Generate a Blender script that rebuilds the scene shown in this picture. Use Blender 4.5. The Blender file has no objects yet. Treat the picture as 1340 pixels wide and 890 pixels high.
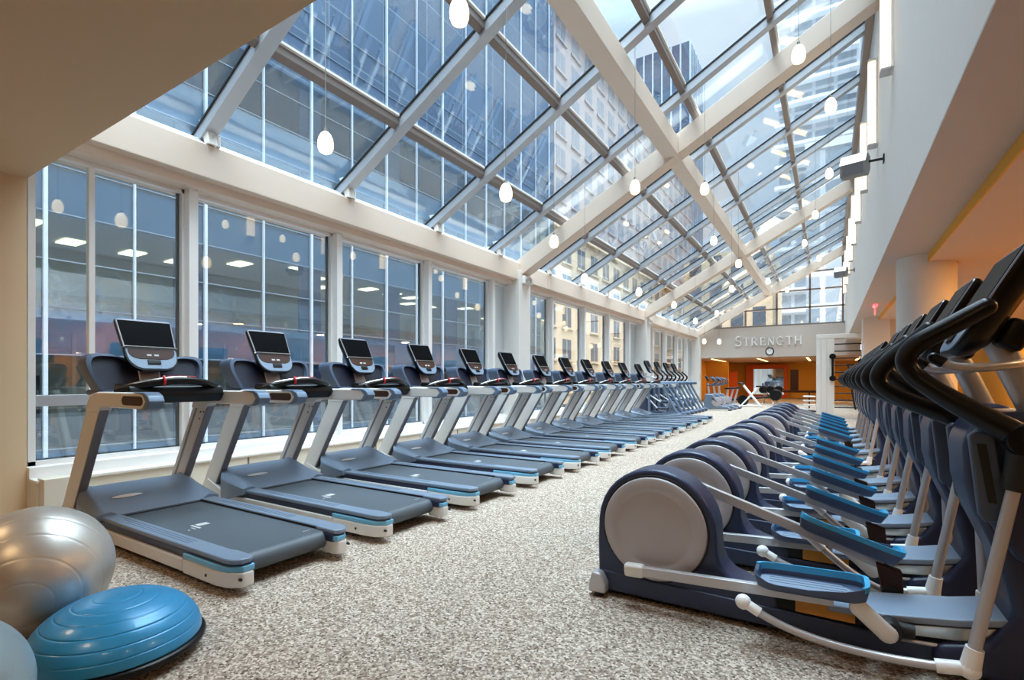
import bpy, bmesh, math, random
from mathutils import Vector, Matrix, Euler
random.seed(7)
C = bpy.context.scene.collection
PI = math.pi

# ------------------------------------------------------------------ materials
def srgb(r, g, b):
    f = lambda v: (v/255/12.92) if v/255 <= .04045 else ((v/255+.055)/1.055)**2.4
    return (f(r), f(g), f(b), 1)

def _new(name):
    m = bpy.data.materials.new(name); m.use_nodes = True
    n = m.node_tree.nodes; l = m.node_tree.links
    return m, n, l, n['Principled BSDF']

def paint(name, rgb, rough=.5, metal=0, var=.06, scale=6, bump=0, coat=0, spec=.5, aniso=None):
    """principled surface with slight procedural mottling"""
    m, n, l, p = _new(name)
    c = srgb(*rgb)
    tc = n.new('ShaderNodeTexCoord'); nz = n.new('ShaderNodeTexNoise')
    nz.inputs['Scale'].default_value = scale; nz.inputs['Detail'].default_value = 5
    mx = n.new('ShaderNodeMix'); mx.data_type = 'RGBA'
    mx.inputs['A'].default_value = [v*(1-var) for v in c[:3]]+[1]
    mx.inputs['B'].default_value = [min(1, v*(1+var)) for v in c[:3]]+[1]
    l.new(tc.outputs['Object'], nz.inputs['Vector']); l.new(nz.outputs['Fac'], mx.inputs['Factor'])
    l.new(mx.outputs['Result'], p.inputs['Base Color'])
    p.inputs['Roughness'].default_value = rough; p.inputs['Metallic'].default_value = metal
    p.inputs['Coat Weight'].default_value = coat
    p.inputs['Specular IOR Level'].default_value = spec
    if bump:
        n2 = n.new('ShaderNodeTexNoise'); n2.inputs['Scale'].default_value = scale*25
        b = n.new('ShaderNodeBump'); b.inputs['Strength'].default_value = bump; b.inputs['Distance'].default_value = .004
        l.new(tc.outputs['Object'], n2.inputs['Vector']); l.new(n2.outputs['Fac'], b.inputs['Height'])
        l.new(b.outputs['Normal'], p.inputs['Normal'])
    return m

def glow(name, rgb, strength, base=(255, 250, 240)):
    m, n, l, p = _new(name)
    p.inputs['Base Color'].default_value = srgb(*base)
    p.inputs['Emission Color'].default_value = srgb(*rgb); p.inputs['Emission Strength'].default_value = strength
    p.inputs['Roughness'].default_value = .4
    return m

def pane_glass(name, tint, r0=.07, r1=.75, power=3.6, rough=0.0):
    """thin clear pane: straight-through transmission plus mirror reflection that grows at grazing angles"""
    m, n, l, p = _new(name); n.remove(p)
    out = n['Material Output']
    lw = n.new('ShaderNodeLayerWeight'); lw.inputs['Blend'].default_value = .5
    pw = n.new('ShaderNodeMath'); pw.operation = 'POWER'; pw.inputs[1].default_value = power
    mr = n.new('ShaderNodeMath'); mr.operation = 'MULTIPLY_ADD'; mr.inputs[1].default_value = r1-r0; mr.inputs[2].default_value = r0
    tr = n.new('ShaderNodeBsdfTransparent'); tr.inputs['Color'].default_value = tint+(1,)
    gl = n.new('ShaderNodeBsdfGlossy'); gl.inputs['Roughness'].default_value = rough
    mx = n.new('ShaderNodeMixShader')
    l.new(lw.outputs['Facing'], pw.inputs[0]); l.new(pw.outputs[0], mr.inputs[0]); l.new(mr.outputs[0], mx.inputs['Fac'])
    l.new(tr.outputs[0], mx.inputs[1]); l.new(gl.outputs[0], mx.inputs[2]); l.new(mx.outputs[0], out.inputs['Surface'])
    return m

def carpet_mat():
    m, n, l, p = _new('speckled_carpet')
    tc = n.new('ShaderNodeTexCoord')
    v = n.new('ShaderNodeTexVoronoi'); v.inputs['Scale'].default_value = 105
    sx = n.new('ShaderNodeSeparateColor'); l.new(v.outputs['Color'], sx.inputs[0])
    r = n.new('ShaderNodeValToRGB'); e = r.color_ramp.elements; r.color_ramp.interpolation = 'LINEAR'
    e[0].position = .0; e[0].color = srgb(92, 79, 69); e[1].position = .95; e[1].color = srgb(222, 208, 193)
    x = r.color_ramp.elements.new(.18); x.color = srgb(140, 124, 110)
    x = r.color_ramp.elements.new(.55); x.color = srgb(172, 156, 141)
    big = n.new('ShaderNodeTexNoise'); big.inputs['Scale'].default_value = 1.3
    mx = n.new('ShaderNodeMix'); mx.data_type = 'RGBA'; mx.blend_type = 'MULTIPLY'; mx.inputs['Factor'].default_value = .18
    l.new(tc.outputs['Object'], v.inputs['Vector']); l.new(tc.outputs['Object'], big.inputs['Vector'])
    l.new(sx.outputs[0], r.inputs['Fac']); l.new(r.outputs['Color'], mx.inputs['A']); l.new(big.outputs['Fac'], mx.inputs['B'])
    l.new(mx.outputs['Result'], p.inputs['Base Color'])
    b = n.new('ShaderNodeBump'); b.inputs['Strength'].default_value = .2; b.inputs['Distance'].default_value = .003
    l.new(v.outputs['Distance'], b.inputs['Height']); l.new(b.outputs['Normal'], p.inputs['Normal'])
    p.inputs['Roughness'].default_value = .95; p.inputs['Specular IOR Level'].default_value = .15
    return m

def facade_mat(name, wall, window, mortar, bw, bh, off=0.0, rough=.35, gap=.12, axis='yz'):
    """a wall of windows in rows (brick texture used as window grid)"""
    m, n, l, p = _new(name)
    tc = n.new('ShaderNodeTexCoord'); sp = n.new('ShaderNodeSeparateXYZ'); cb = n.new('ShaderNodeCombineXYZ')
    l.new(tc.outputs['Object'], sp.inputs[0])
    l.new(sp.outputs['Y' if axis == 'yz' else 'X'], cb.inputs['X']); l.new(sp.outputs['Z'], cb.inputs['Y'])
    br = n.new('ShaderNodeTexBrick'); br.offset = off; br.squash = 1
    br.inputs['Scale'].default_value = 1; br.inputs['Brick Width'].default_value = bw; br.inputs['Row Height'].default_value = bh
    br.inputs['Mortar Size'].default_value = gap; br.inputs['Mortar Smooth'].default_value = 0
    br.inputs['Color1'].default_value = srgb(*window); br.inputs['Color2'].default_value = srgb(*wall)
    br.inputs['Mortar'].default_value = srgb(*mortar)
    l.new(cb.outputs[0], br.inputs['Vector']); l.new(br.outputs['Color'], p.inputs['Base Color'])
    p.inputs['Roughness'].default_value = rough
    return m

M = {}
M['carpet'] = carpet_mat()
M['white'] = paint('white_paint', (232, 228, 222), .55, var=.02)
M['wall'] = paint('wall_paint', (226, 222, 217), .75, var=.025, bump=.05)
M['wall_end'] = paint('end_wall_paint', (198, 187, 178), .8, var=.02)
M['cream'] = paint('cream_steel_paint', (220, 202, 186), .5, var=.02)
M['tan'] = paint('warm_glow_ceiling_paint', (205, 178, 144), .8, var=.02)  # warm lamp glow on pale paint is put into this colour
M['sandwall'] = paint('warm_glow_wall_paint', (222, 196, 160), .8, var=.02)  # same lamp glow put into the wall colour
M['greyceil'] = paint('grey_soffit_paint', (196, 186, 178), .8, var=.02)
M['beigeceil'] = paint('beige_ceiling_paint', (214, 190, 168), .8, var=.02)
M['yellow'] = paint('ochre_wall_paint', (226, 166, 58), .7, var=.04, scale=2)
M['orange'] = paint('orange_wall_paint', (214, 92, 30), .7, var=.04, scale=2)
M['wood'] = paint('brown_door_wood', (128, 76, 38), .5, var=.2, scale=3)
M['alu'] = paint('grey_aluminium', (186, 190, 196), .35, .35, var=.03)
M['mullion'] = paint('white_mullion', (236, 234, 232), .4, var=.02)
M['brown_alu'] = paint('brown_grey_aluminium', (132, 120, 114), .4, .3, var=.04)
M['gasket'] = paint('black_gasket', (28, 28, 30), .7)
M['heater'] = paint('beige_heater_panel', (222, 214, 198), .5, var=.02)
M['glass'] = pane_glass('window_glass', (.88, .93, .96), .10, .6, 3.0)
M['skyglass'] = pane_glass('skylight_glass', (.80, .89, .95), .07, .55, 2.2)
M['slate'] = paint('slate_blue_plastic', (120, 136, 156), .34, .1, var=.04, scale=3, bump=.04)
M['slate_dark'] = paint('dark_slate_plastic', (74, 88, 110), .42, .1, var=.04, scale=3)
M['navy'] = paint('navy_plastic', (46, 56, 84), .38, .1, var=.06, scale=3)
M['pedal_navy'] = paint('pedal_navy_plastic', (66, 81, 110), .4, .1, var=.04)
M['transom'] = paint('grey_blue_transom', (112, 126, 140), .4)
M['footbed'] = paint('pale_slate_footbed', (140, 158, 180), .45, .05, var=.03)
M['housing'] = paint('housing_navy_plastic', (38, 46, 76), .34, .05, var=.06, scale=3)
M['spk'] = paint('speaker_grey', (150, 147, 143), .6, var=.05)
M['navy_deep'] = paint('deep_navy_plastic', (15, 20, 42), .5, 0, var=.06, scale=3)
M['silver'] = paint('silver_paint', (192, 191, 194), .34, .35, var=.02)
M['silver_white'] = paint('pale_silver_plastic', (224, 221, 217), .4, .1, var=.02)
M['warm_grey'] = paint('grey_upright_metal', (128, 128, 136), .4, .4, var=.04)
M['disc'] = paint('grey_disc_plastic', (180, 177, 182), .42, .1, var=.02)
M['steel'] = paint('brushed_steel', (190, 188, 182), .25, .9, var=.05)
M['black'] = paint('black_plastic', (9, 9, 11), .3, var=.1, spec=.3)
M['rubber'] = paint('black_rubber', (16, 16, 17), .55, var=.1)
M['matte'] = paint('matte_black_frame', (18, 18, 19), .7, var=.1)
M['belt'] = paint('charcoal_belt', (76, 84, 92), .5, var=.12, scale=5, bump=.2)
M['screen'] = paint('dark_screen_glass', (3, 3, 4), .4, var=.1, spec=.03)
M['cyan'] = paint('cyan_trim', (66, 172, 224), .35, var=.03)
M['cyan_soft'] = paint('pale_blue_trim', (112, 180, 216), .35, var=.03)
M['panel_brown'] = paint('brown_key_panel', (62, 36, 26), .4, var=.3, scale=30, spec=.2)
M['red'] = paint('red_cord', (190, 24, 36), .5)
M['mark'] = paint('pale_print', (190, 192, 192), .6)
M['badge'] = paint('white_badge', (248, 248, 248), .3)
M['amber'] = paint('amber_label', (222, 148, 48), .35, var=.35, scale=9)
M['arm_blue'] = paint('steel_blue_plastic', (98, 117, 140), .35, .1, var=.03)
M['mirror'] = paint('mirror_glass', (235, 238, 240), .03, 1, var=0)
M['chalk'] = paint('white_lettering', (250, 248, 244), .4)
M['lamp'] = glow('glowing_pendant_glass', (255, 224, 168), 3.0, (255, 240, 215))
M['tube'] = glow('glowing_tube_lamp', (255, 216, 150), 2.4)
M['strip'] = glow('glowing_strip_lamp', (255, 206, 130), 5)
M['troffer'] = glow('lit_ceiling_panel', (255, 228, 165), 7)
M['exit'] = glow('red_exit_letters', (255, 40, 70), 3)
M['ballsilver'] = paint('silver_ball_vinyl', (206, 202, 195), .36, .6, var=.03, scale=3)
M['ballblue'] = paint('pale_blue_ball_vinyl', (158, 182, 194), .33, .2, var=.05, scale=3)
M['domeblue'] = paint('blue_dome_vinyl', (48, 146, 200), .3, .1, var=.14, scale=7, coat=.2)

# ------------------------------------------------------------------ mesh builder
def spline(pts, sub=5, closed=False):
    P = [Vector(p) for p in pts]; n = len(P); out = []
    rng = range(n if closed else n-1)
    for i in rng:
        g = (lambda k: P[k % n]) if closed else (lambda k: P[min(max(k, 0), n-1)])
        a, b, c, d = g(i-1), g(i), g(i+1), g(i+2)
        for j in range(sub):
            t = j/sub
            out.append(.5*((2*b)+(c-a)*t+(2*a-5*b+4*c-d)*t*t+(-a+3*b-3*c+d)*t**3))
    if not closed: out.append(P[-1].copy())
    return out

class MB:
    def __init__(s): s.bm = bmesh.new()
    def _bevel(s, faces, off, seg=2, ang=.5):
        ed = set()
        for f in faces:
            for e in f.edges:
                if len(e.link_faces) == 2 and e.calc_face_angle(0) > ang: ed.add(e)
        if ed and off > 0:
            bmesh.ops.bevel(s.bm, geom=list(ed), offset=off, segments=seg, profile=.5, affect='EDGES', clamp_overlap=True)
    def faces(s, V, F, bev=0, seg=2):
        vs = [s.bm.verts.new(v) for v in V]; fs = []
        for f in F:
            try: fs.append(s.bm.faces.new([vs[i] for i in f]))
            except ValueError: pass
        bmesh.ops.recalc_face_normals(s.bm, faces=fs)
        s._bevel(fs, bev, seg)
        return s
    def box(s, c, d, bev=0, rot=None, seg=2):
        R = Euler(rot).to_matrix() if rot else Matrix.Identity(3)
        V = [Vector(c)+R @ Vector((x*d[0]/2, y*d[1]/2, z*d[2]/2)) for x in (-1, 1) for y in (-1, 1) for z in (-1, 1)]
        return s.faces(V, [(0, 1, 3, 2), (4, 6, 7, 5), (0, 4, 5, 1), (2, 3, 7, 6), (0, 2, 6, 4), (1, 5, 7, 3)], bev, seg)
    def span(s, lo, hi, bev=0):
        return s.box([(a+b)/2 for a, b in zip(lo, hi)], [abs(b-a) for a, b in zip(lo, hi)], bev)
    def prism(s, poly, lo, hi, axis='y', bev=0, seg=2):
        f = {'y': lambda a, b, t: (a, t, b), 'x': lambda a, b, t: (t, a, b), 'z': lambda a, b, t: (a, b, t)}[axis]
        n = len(poly)
        V = [f(a, b, lo) for a, b in poly]+[f(a, b, hi) for a, b in poly]
        F = [tuple(range(n)), tuple(range(2*n-1, n-1, -1))]+[(i, (i+1) % n, n+(i+1) % n, n+i) for i in range(n)]
        return s.faces(V, F, bev, seg)
    def rings(s, R, caps=True, closed=False, bev=0):
        n = len(R[0]); V = [v for r in R for v in r]; F = []
        m = len(R)
        for i in range(m if closed else m-1):
            k = (i+1) % m
            for j in range(n): F.append((i*n+j, i*n+(j+1) % n, k*n+(j+1) % n, k*n+j))
        if caps and not closed: F += [tuple(range(n)), tuple(range(m*n-1, (m-1)*n-1, -1))]
        return s.faces(V, F, bev)
    def tube(s, pts, r, n=10, sub=5, smooth=True, flat=1.0, closed=False):
        P = spline(pts, sub, closed) if smooth and len(pts) > 2 else [Vector(p) for p in pts]
        m = len(P); rr = r if isinstance(r, (list, tuple)) else None
        up = None; R = []
        for i in range(m):
            t = (P[(i+1) % m]-P[i-1]) if closed else (P[min(i+1, m-1)]-P[max(i-1, 0)])
            t.normalize()
            if up is None:
                up = Vector((0, 0, 1)) if abs(t.z) < .9 else Vector((0, 1, 0))
            up = (up-t*up.dot(t)).normalized(); sd = t.cross(up)
            if rr:
                q = i/(m-1)*(len(rr)-1); k = min(int(q), len(rr)-2); rad = rr[k]+(rr[k+1]-rr[k])*(q-k)
            else: rad = r
            R.append([P[i]+rad*(math.cos(a)*sd*flat+math.sin(a)*up) for a in [2*PI*j/n for j in range(n)]])
        return s.rings(R, closed=closed)
    def lathe(s, prof, o=(0, 0, 0), axis=(0, 0, 1), n=28, closed=False):
        ax = Vector(axis).normalized(); u = ax.orthogonal().normalized(); w = ax.cross(u); o = Vector(o)
        R = [[o+ax*h+max(r, 1e-4)*(math.cos(a)*u+math.sin(a)*w) for a in [2*PI*j/n for j in range(n)]] for r, h in prof]
        return s.rings(R, closed=closed)
    def cyl(s, a, b, r, n=16, bev=0):
        a, b = Vector(a), Vector(b); h = (b-a).length
        pr = [(r, 0), (r, h)] if not bev else [(r-bev, 0), (r, bev), (r, h-bev), (r-bev, h)]
        return s.lathe(pr, a, b-a, n)
    def ball(s, c, r, n=20, m=12):
        rx, ry, rz = (r, r, r) if not isinstance(r, (list, tuple)) else r
        R = []
        for i in range(m+1):
            t = PI*i/m; z = -math.cos(t); k = max(math.sin(t), 1e-3)
            R.append([(c[0]+rx*k*math.cos(2*PI*j/n), c[1]+ry*k*math.sin(2*PI*j/n), c[2]+rz*z) for j in range(n)])
        return s.rings(R)
    def xf(s, mat):
        s.bm.transform(mat); return s
    def build(s, name, mat, parent=None, sharp=.6, loc=None):
        me = bpy.data.meshes.new(name)
        for f in s.bm.faces: f.smooth = True
        for e in s.bm.edges:
            if len(e.link_faces) == 2 and e.calc_face_angle(0) > sharp: e.smooth = False
        s.bm.normal_update(); bm = s.bm; cl = math.cos(max(sharp, .95)); cn = []
        for f in bm.faces: f.index = 0
        ar = {f: f.calc_area() for f in bm.faces}
        for f in bm.faces:                      # area-weighted normals keep flat faces flat next to their bevels
            for v in f.verts:
                a = Vector((0, 0, 0))
                for g in v.link_faces:
                    if g.normal.dot(f.normal) > cl: a += g.normal*ar[g]
                cn.append(a.normalized() if a.length > 0 else f.normal.copy())
        bm.to_mesh(me); bm.free()
        me.normals_split_custom_set(cn)
        me.materials.append(M[mat] if isinstance(mat, str) else mat)
        o = bpy.data.objects.new(name, me); C.objects.link(o)
        if parent: o.parent = parent
        if loc: o.location = loc
        return o

def tag(o, label=None, cat=None, group=None, kind=None):
    if label: o['label'] = label
    if cat: o['category'] = cat
    if group: o['group'] = group
    if kind: o['kind'] = kind
    return o
def thing(name, label, cat, loc=(0, 0, 0), rz=0, group=None):
    o = bpy.data.objects.new(name, None); C.objects.link(o); o.empty_display_size = .1
    o.location = loc; o.rotation_euler = (0, 0, rz)
    return tag(o, label, cat, group)
def struct(mb, name, mat, parent=None):
    o = mb.build(name, mat, parent)
    if not parent: o['kind'] = 'structure'
    return o
def dup(o, loc, label, rz=None, group=None):
    r = o.copy(); C.objects.link(r); r.location = loc
    if rz is not None: r.rotation_euler = (0, 0, rz)
    r['label'] = label
    if group: r['group'] = group
    for ch in list(o.children):
        c = ch.copy(); C.objects.link(c); c.parent = r
        for g in list(ch.children):
            d = g.copy(); C.objects.link(d); d.parent = c
    return r
ORD = 'first second third fourth fifth sixth seventh eighth ninth tenth eleventh twelfth'.split()

# ------------------------------------------------------------------ camera
F = 664.0; TH = math.atan(414/664); cs, sn = math.cos(TH), math.sin(TH); EYE = 1.2
cam = bpy.data.cameras.new('camera'); co = bpy.data.objects.new('camera', cam); C.objects.link(co)
co.location = (0, 0, EYE); co.rotation_euler = (PI/2, 0, TH)
cam.sensor_width = 36; cam.lens = F/1340*36; cam.shift_y = 53/1340; cam.clip_start = .05; cam.clip_end = 600
bpy.context.scene.camera = co

# ------------------------------------------------------------------ room shell
XW, XR, YE, YN = -6.36, .69, 29.2, 1.6      # glass line, bulkhead wall, end wall, edge of low ceiling
SLOPE = .553
def zs(x): return 3.98+SLOPE*(x-XW)

struct(MB().span((-8, -5, -.2), (9, 42, 0)), 'floor', 'carpet')

# near low ceiling, its upstand and solid wall beside the windows
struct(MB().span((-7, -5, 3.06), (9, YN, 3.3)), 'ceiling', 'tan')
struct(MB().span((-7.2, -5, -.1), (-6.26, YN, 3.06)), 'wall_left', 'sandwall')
struct(MB().prism([(-6.6, 3.3), (XR, 3.3), (XR, zs(XR)-.05), (-6.6, zs(-6.6)-.05)], 1.35, YN-.02), 'wall_near_upstand', 'wall')
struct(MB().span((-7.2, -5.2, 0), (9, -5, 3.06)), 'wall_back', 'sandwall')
# right-hand bulkhead wall with its soffit
struct(MB().span((XR, YN, 3.06), (1.235, YE+.4, 8.7)), 'wall_right', 'wall')
struct(MB().span((XR+.001, YN, 3.045), (1.234, YE, 3.06)), 'ceiling_soffit', 'greyceil')
struct(MB().span((1.235, YN, 2.93), (9, YE+.4, 3.06)), 'ceiling_aisle', 'beigeceil')
struct(MB().span((1.225, YN, 2.925), (1.24, YE, 3.046)), 'trim_1', 'yellow')  # fascia coloured yellow to stand for the cove glow on it
struct(MB().span((8.8, -5, 0), (9, 42, 3.06)), 'wall_far_side', 'yellow')
struct(MB().span((5.2, 4, 0), (5.4, 30, 2.93)), 'wall_aisle', 'yellow')
for i, y in enumerate((9.0, 12.4, 16.2)):
    d = struct(MB().span((5.13, y-.55, 0), (5.2, y+.55, 2.15), .01), 'door_%d' % (i+1), 'wood')
    MB().span((5.11, y-.68, 0), (5.2, y-.55, 2.28)).span((5.11, y+.55, 0), (5.2, y+.68, 2.28)).span((5.11, y-.68, 2.15), (5.2, y+.68, 2.28)).build('door_frame', 'wood', d)
    MB().cyl((5.05, y+.42, 1), (5.13, y+.42, 1), .02).cyl((5.06, y+.42, 1), (5.06, y+.3, 1), .012).build('handle', 'steel', d)

# round column by the elliptical trainers, square pier farther on
struct(MB().lathe([(.36, 0), (.36, 3.046)], (1.25, 9.8, 0), n=48), 'column_round', 'wall')
struct(MB().span((.86, 18.0, 0), (1.5, 18.8, 3.046)), 'column_square', 'wall')

# left glazed wall: heater ledge, sill, mullions, head beam
hb = struct(MB().span((-6.5, YN, 0), (-6.02, YE, .27), .008), 'trim_2', 'heater')
for y in [3.55+2.06*k for k in range(12)]:
    MB().span((-6.022, y, .02), (-6.015, y+.02, .26)).build('panel_joint', 'brown_alu', hb)
MB().span((-6.5, YN, .27), (-6.0, YE, .30), .006).build('ledge_top', 'white', hb)
MB().span((-6.06, 1.62, .02), (-5.9, 1.95, .32), .008).build('ledge_end_box', 'heater', hb)
struct(MB().span((-6.5, YN, .30), (-6.2, YE, .40), .006), 'window_sill_left', 'mullion')
struct(MB().prism([(-6.6, 3.40), (-6.1, 3.40), (-6.1, 3.50), (-5.98, 3.50), (-5.98, 3.88), (-6.05, 3.92), (-6.6, 3.92)], YN, YE+.2, 'y', .01), 'beam_left', 'cream')
MY = [3.02, 5.08, 7.11, 9.2, 12.0, 14.1, 16.1, 18.15, 21.1, 23.1, 25.15, 27.1]
edges = [YN]+MY[:4]+[10.08]+MY[4:8]+[19.56]+MY[8:]+[28.9]
for i in range(len(edges)-1):
    a, b = edges[i], edges[i+1]
    w = struct(MB().span((XW-.012, a, .40), (XW+.012, b, 3.40)), 'window_%d' % (i+1), 'glass')
    fr = MB().span((XW-.04, a+.02, .40), (XW+.05, b-.02, .44)).span((XW-.04, a+.02, 3.36), (XW+.05, b-.02, 3.40))
    fr.span((XW-.04, a+.02, .4), (XW+.05, a+.075, 3.4)).span((XW-.04, b-.075, .4), (XW+.05, b-.02, 3.4))
    if i == 0:
        fr.span((XW-.05, 2.09, .4), (XW+.02, 2.14, 3.4))
        MB().span((XW-.05, a+.06, .955), (XW+.045, 2.09, 1.06), .004).build('transom', 'alu', w)
    fr.build('window_frame', 'mullion' if i else 'mullion', w)
    MB().span((XW-.05, b-.1, .4), (XW-.02, b-.075, 3.4)).span((XW-.05, a+.075, .44), (XW-.02, b-.075, .455)).build('gasket', 'gasket', w)
struct(MB().span((XW-.06, MY[0]-.05, .4), (-6.2, MY[0]+.05, 3.4), .004), 'window_mullion_1', 'mullion')
for i, y in enumerate(MY[1:]):
    struct(MB().span((XW-.06, y-.05, .4), (-6.2, y+.05, 3.4), .004), 'window_mullion_%d' % (i+2), 'mullion')
for i, (y, x1) in enumerate(((10.08, -5.93), (19.56, -5.93), (28.95, -5.93))):
    struct(MB().span((-6.6, y-.25, 0), (x1, y+.25, 3.7), .012), 'column_left_%d' % (i+1), 'white')

# sloping skylight: glass, rafters, purlins, head, curb, main beams
sk = struct(MB().prism([(XW+.02, zs(XW+.02)), (XR, zs(XR)), (XR, zs(XR)+.022), (XW+.02, zs(XW+.02)+.022)], YN-.2, YE+.1), 'window_skylight', 'skyglass')
def slopebar(mb, y0, y1, lo, hi, x0=XW+.12, x1=XR):
    mb.prism([(x0, zs(x0)+lo), (x1, zs(x1)+lo), (x1, zs(x1)+hi), (x0, zs(x0)+hi)], y0, y1)
RY = [3.1, 5.08, 7.08, 9.12, 11.42, 13.3, 15.35, 17.4, 18.35, 20.6, 22.6, 24.6, 26.6, 27.75]
for i, y in enumerate(RY):
    mb = MB(); slopebar(mb, y-.075, y+.075, -.17, -.005)
    r = struct(mb, 'trim_rafter_%d' % (i+1), 'alu')
    mb = MB(); slopebar(mb, y-.09, y-.076, -.03, -.002); slopebar(mb, y+.076, y+.09, -.03, -.002); mb.build('gasket', 'gasket', r)
    mb = MB(); slopebar(mb, y+.0755, y+.08, -.16, -.04); mb.build('warm_side_tint', 'brown_alu', r)  # brown strip on one flank stands in for warm interior light
    MB().prism([(-6.03, 3.90), (-5.93, 3.88), (-6.0, 4.2), (-6.16, 4.2)], y-.05, y+.05, 'y', .006).box((-5.99, y+.085, 3.95), (.05, .03, .12), .004).build('foot_bracket', 'white', r)
for i, x in enumerate((-4.96, -3.55, -2.15, -.79)):
    mb = MB(); mb.prism([(x-.04, zs(x-.04)-.12), (x+.04, zs(x+.04)-.12), (x+.04, zs(x+.04)-.003), (x-.04, zs(x-.04)-.003)], YN, YE)
    p = struct(mb, 'trim_purlin_%d' % (i+1), 'brown_alu')
    mb = MB(); mb.prism([(x+.041, zs(x+.041)-.03), (x+.065, zs(x+.065)-.03), (x+.065, zs(x+.065)-.002), (x+.041, zs(x+.041)-.002)], YN, YE); mb.build('white_edge_strip', 'white', p)  # white strip along the upslope side of the purlin
struct(MB().span((XR-.12, YN, zs(XR)-.28), (XR, YE, zs(XR)+.05), .006), 'trim_skylight_head', 'brown_alu')
struct(MB().prism([(XW-.2, 3.92), (-6.06, 3.92), (-6.10, 3.97), (XW+.12, 4.03), (XW-.2, 3.98)], YN, YE), 'trim_skylight_curb', 'alu')
for i, y in enumerate((10.1, 19.45, 28.85)):
    mb = MB(); mb.prism([(-6.15, zs(-6.15)-.60), (-6.15, zs(-6.15)-.19), (XR, zs(XR)-.19), (XR, zs(XR)-.60)], y-.17, y+.17, 'y', .012)
    struct(mb, 'beam_main_%d' % (i+1), 'cream')
struct(MB().span((-2.72, YN, zs(-2.58)-.56), (-2.44, YE-.2, zs(-2.58)-.2), .012), 'beam_long', 'cream')

# end wall with opening, clerestory window above
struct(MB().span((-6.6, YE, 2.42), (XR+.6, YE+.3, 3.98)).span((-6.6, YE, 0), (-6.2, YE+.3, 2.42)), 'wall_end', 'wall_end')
cw = struct(MB().prism([(-6.1, 4.02), (XR, 4.02), (XR, zs(XR)), (-6.1, 4.1)], YE+.12, YE+.14), 'window_clerestory', 'glass')
fr = MB().span((-6.2, YE+.02, 3.96), (XR, YE+.2, 4.06))
for x in (-5.1, -3.72, -2.25, -.78, .6):
    if zs(x) > 4.3: fr.span((x-.045, YE+.06, 4.0), (x+.045, YE+.18, zs(x)-.1))
for z in (4.86, 5.74, 6.63, 7.5):
    x0 = XW+(z-3.98)/SLOPE
    fr.span((x0, YE+.06, z-.035), (XR, YE+.18, z+.035))
fr.prism([(-6.1, 4.0), (-4.95, 4.0), (-4.95, 4.66), (-6.1, 4.05)], YE+.08, YE+.11)
fr.build('window_frame', 'brown_alu', cw)

# orange strength room behind the opening
struct(MB().span((-8, YE+.3, 2.44), (6, 40, 2.6)), 'ceiling_strength_room', 'beigeceil')
struct(MB().span((-8, 39.5, 0), (6, 39.7, 2.44)), 'wall_end_ochre', 'yellow')
struct(MB().span((-7.0, YE+.3, 0), (-6.8, 39.5, 2.44)), 'wall_side_ochre', 'yellow')
struct(MB().span((-6.8, 35, 0), (-5.45, 35.2, 2.44)), 'wall_partition_ochre', 'yellow')
struct(MB().span((-5.8, 37, 0), (-5.2, 37.15, 1.78)), 'wall_orange_screen', 'orange')
struct(MB().span((5.8, YE+.3, 0), (6, 39.5, 2.44)), 'wall_side_strength', 'yellow')
mr = struct(MB().span((-4.9, 38.9, .0), (-2.35, 39.2, 2.3)), 'wall_orange_surround', 'orange')
mirror = tag(MB().span((-4.42, 38.86, .2), (-2.55, 38.9, 2.0), .01).build('wall_mirror', 'mirror'), 'wall mirror set in the orange panel of the strength room', 'mirror')
for i, (x, y, lx, ly) in enumerate(((-5.6, 34.2, .1, 1.4), (-3.3, 33.5, .1, 5), (-.95, 33.5, .1, 5), (1.4, 34, .1, 5))):
    if i == 0: y, ly = 32.6, 4.4
    t = thing('linear_ceiling_light', ['warm strip light on the strength room ceiling near the ochre side wall',
        'warm strip light on the strength room ceiling below the lettering', 'warm strip light on the strength room ceiling just before the white rack',
        'warm strip light deep in the strength room behind the white rack'][i], 'ceiling light', (x, y, 2.44), 0, 'strip lights of the strength room')
    MB().box((0, 0, -.012), (lx+.03, ly+.03, .024)).build('housing', 'white', t)
    MB().box((0, 0, -.03), (lx, ly, .02)).build('diffuser', 'strip', t)
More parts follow.
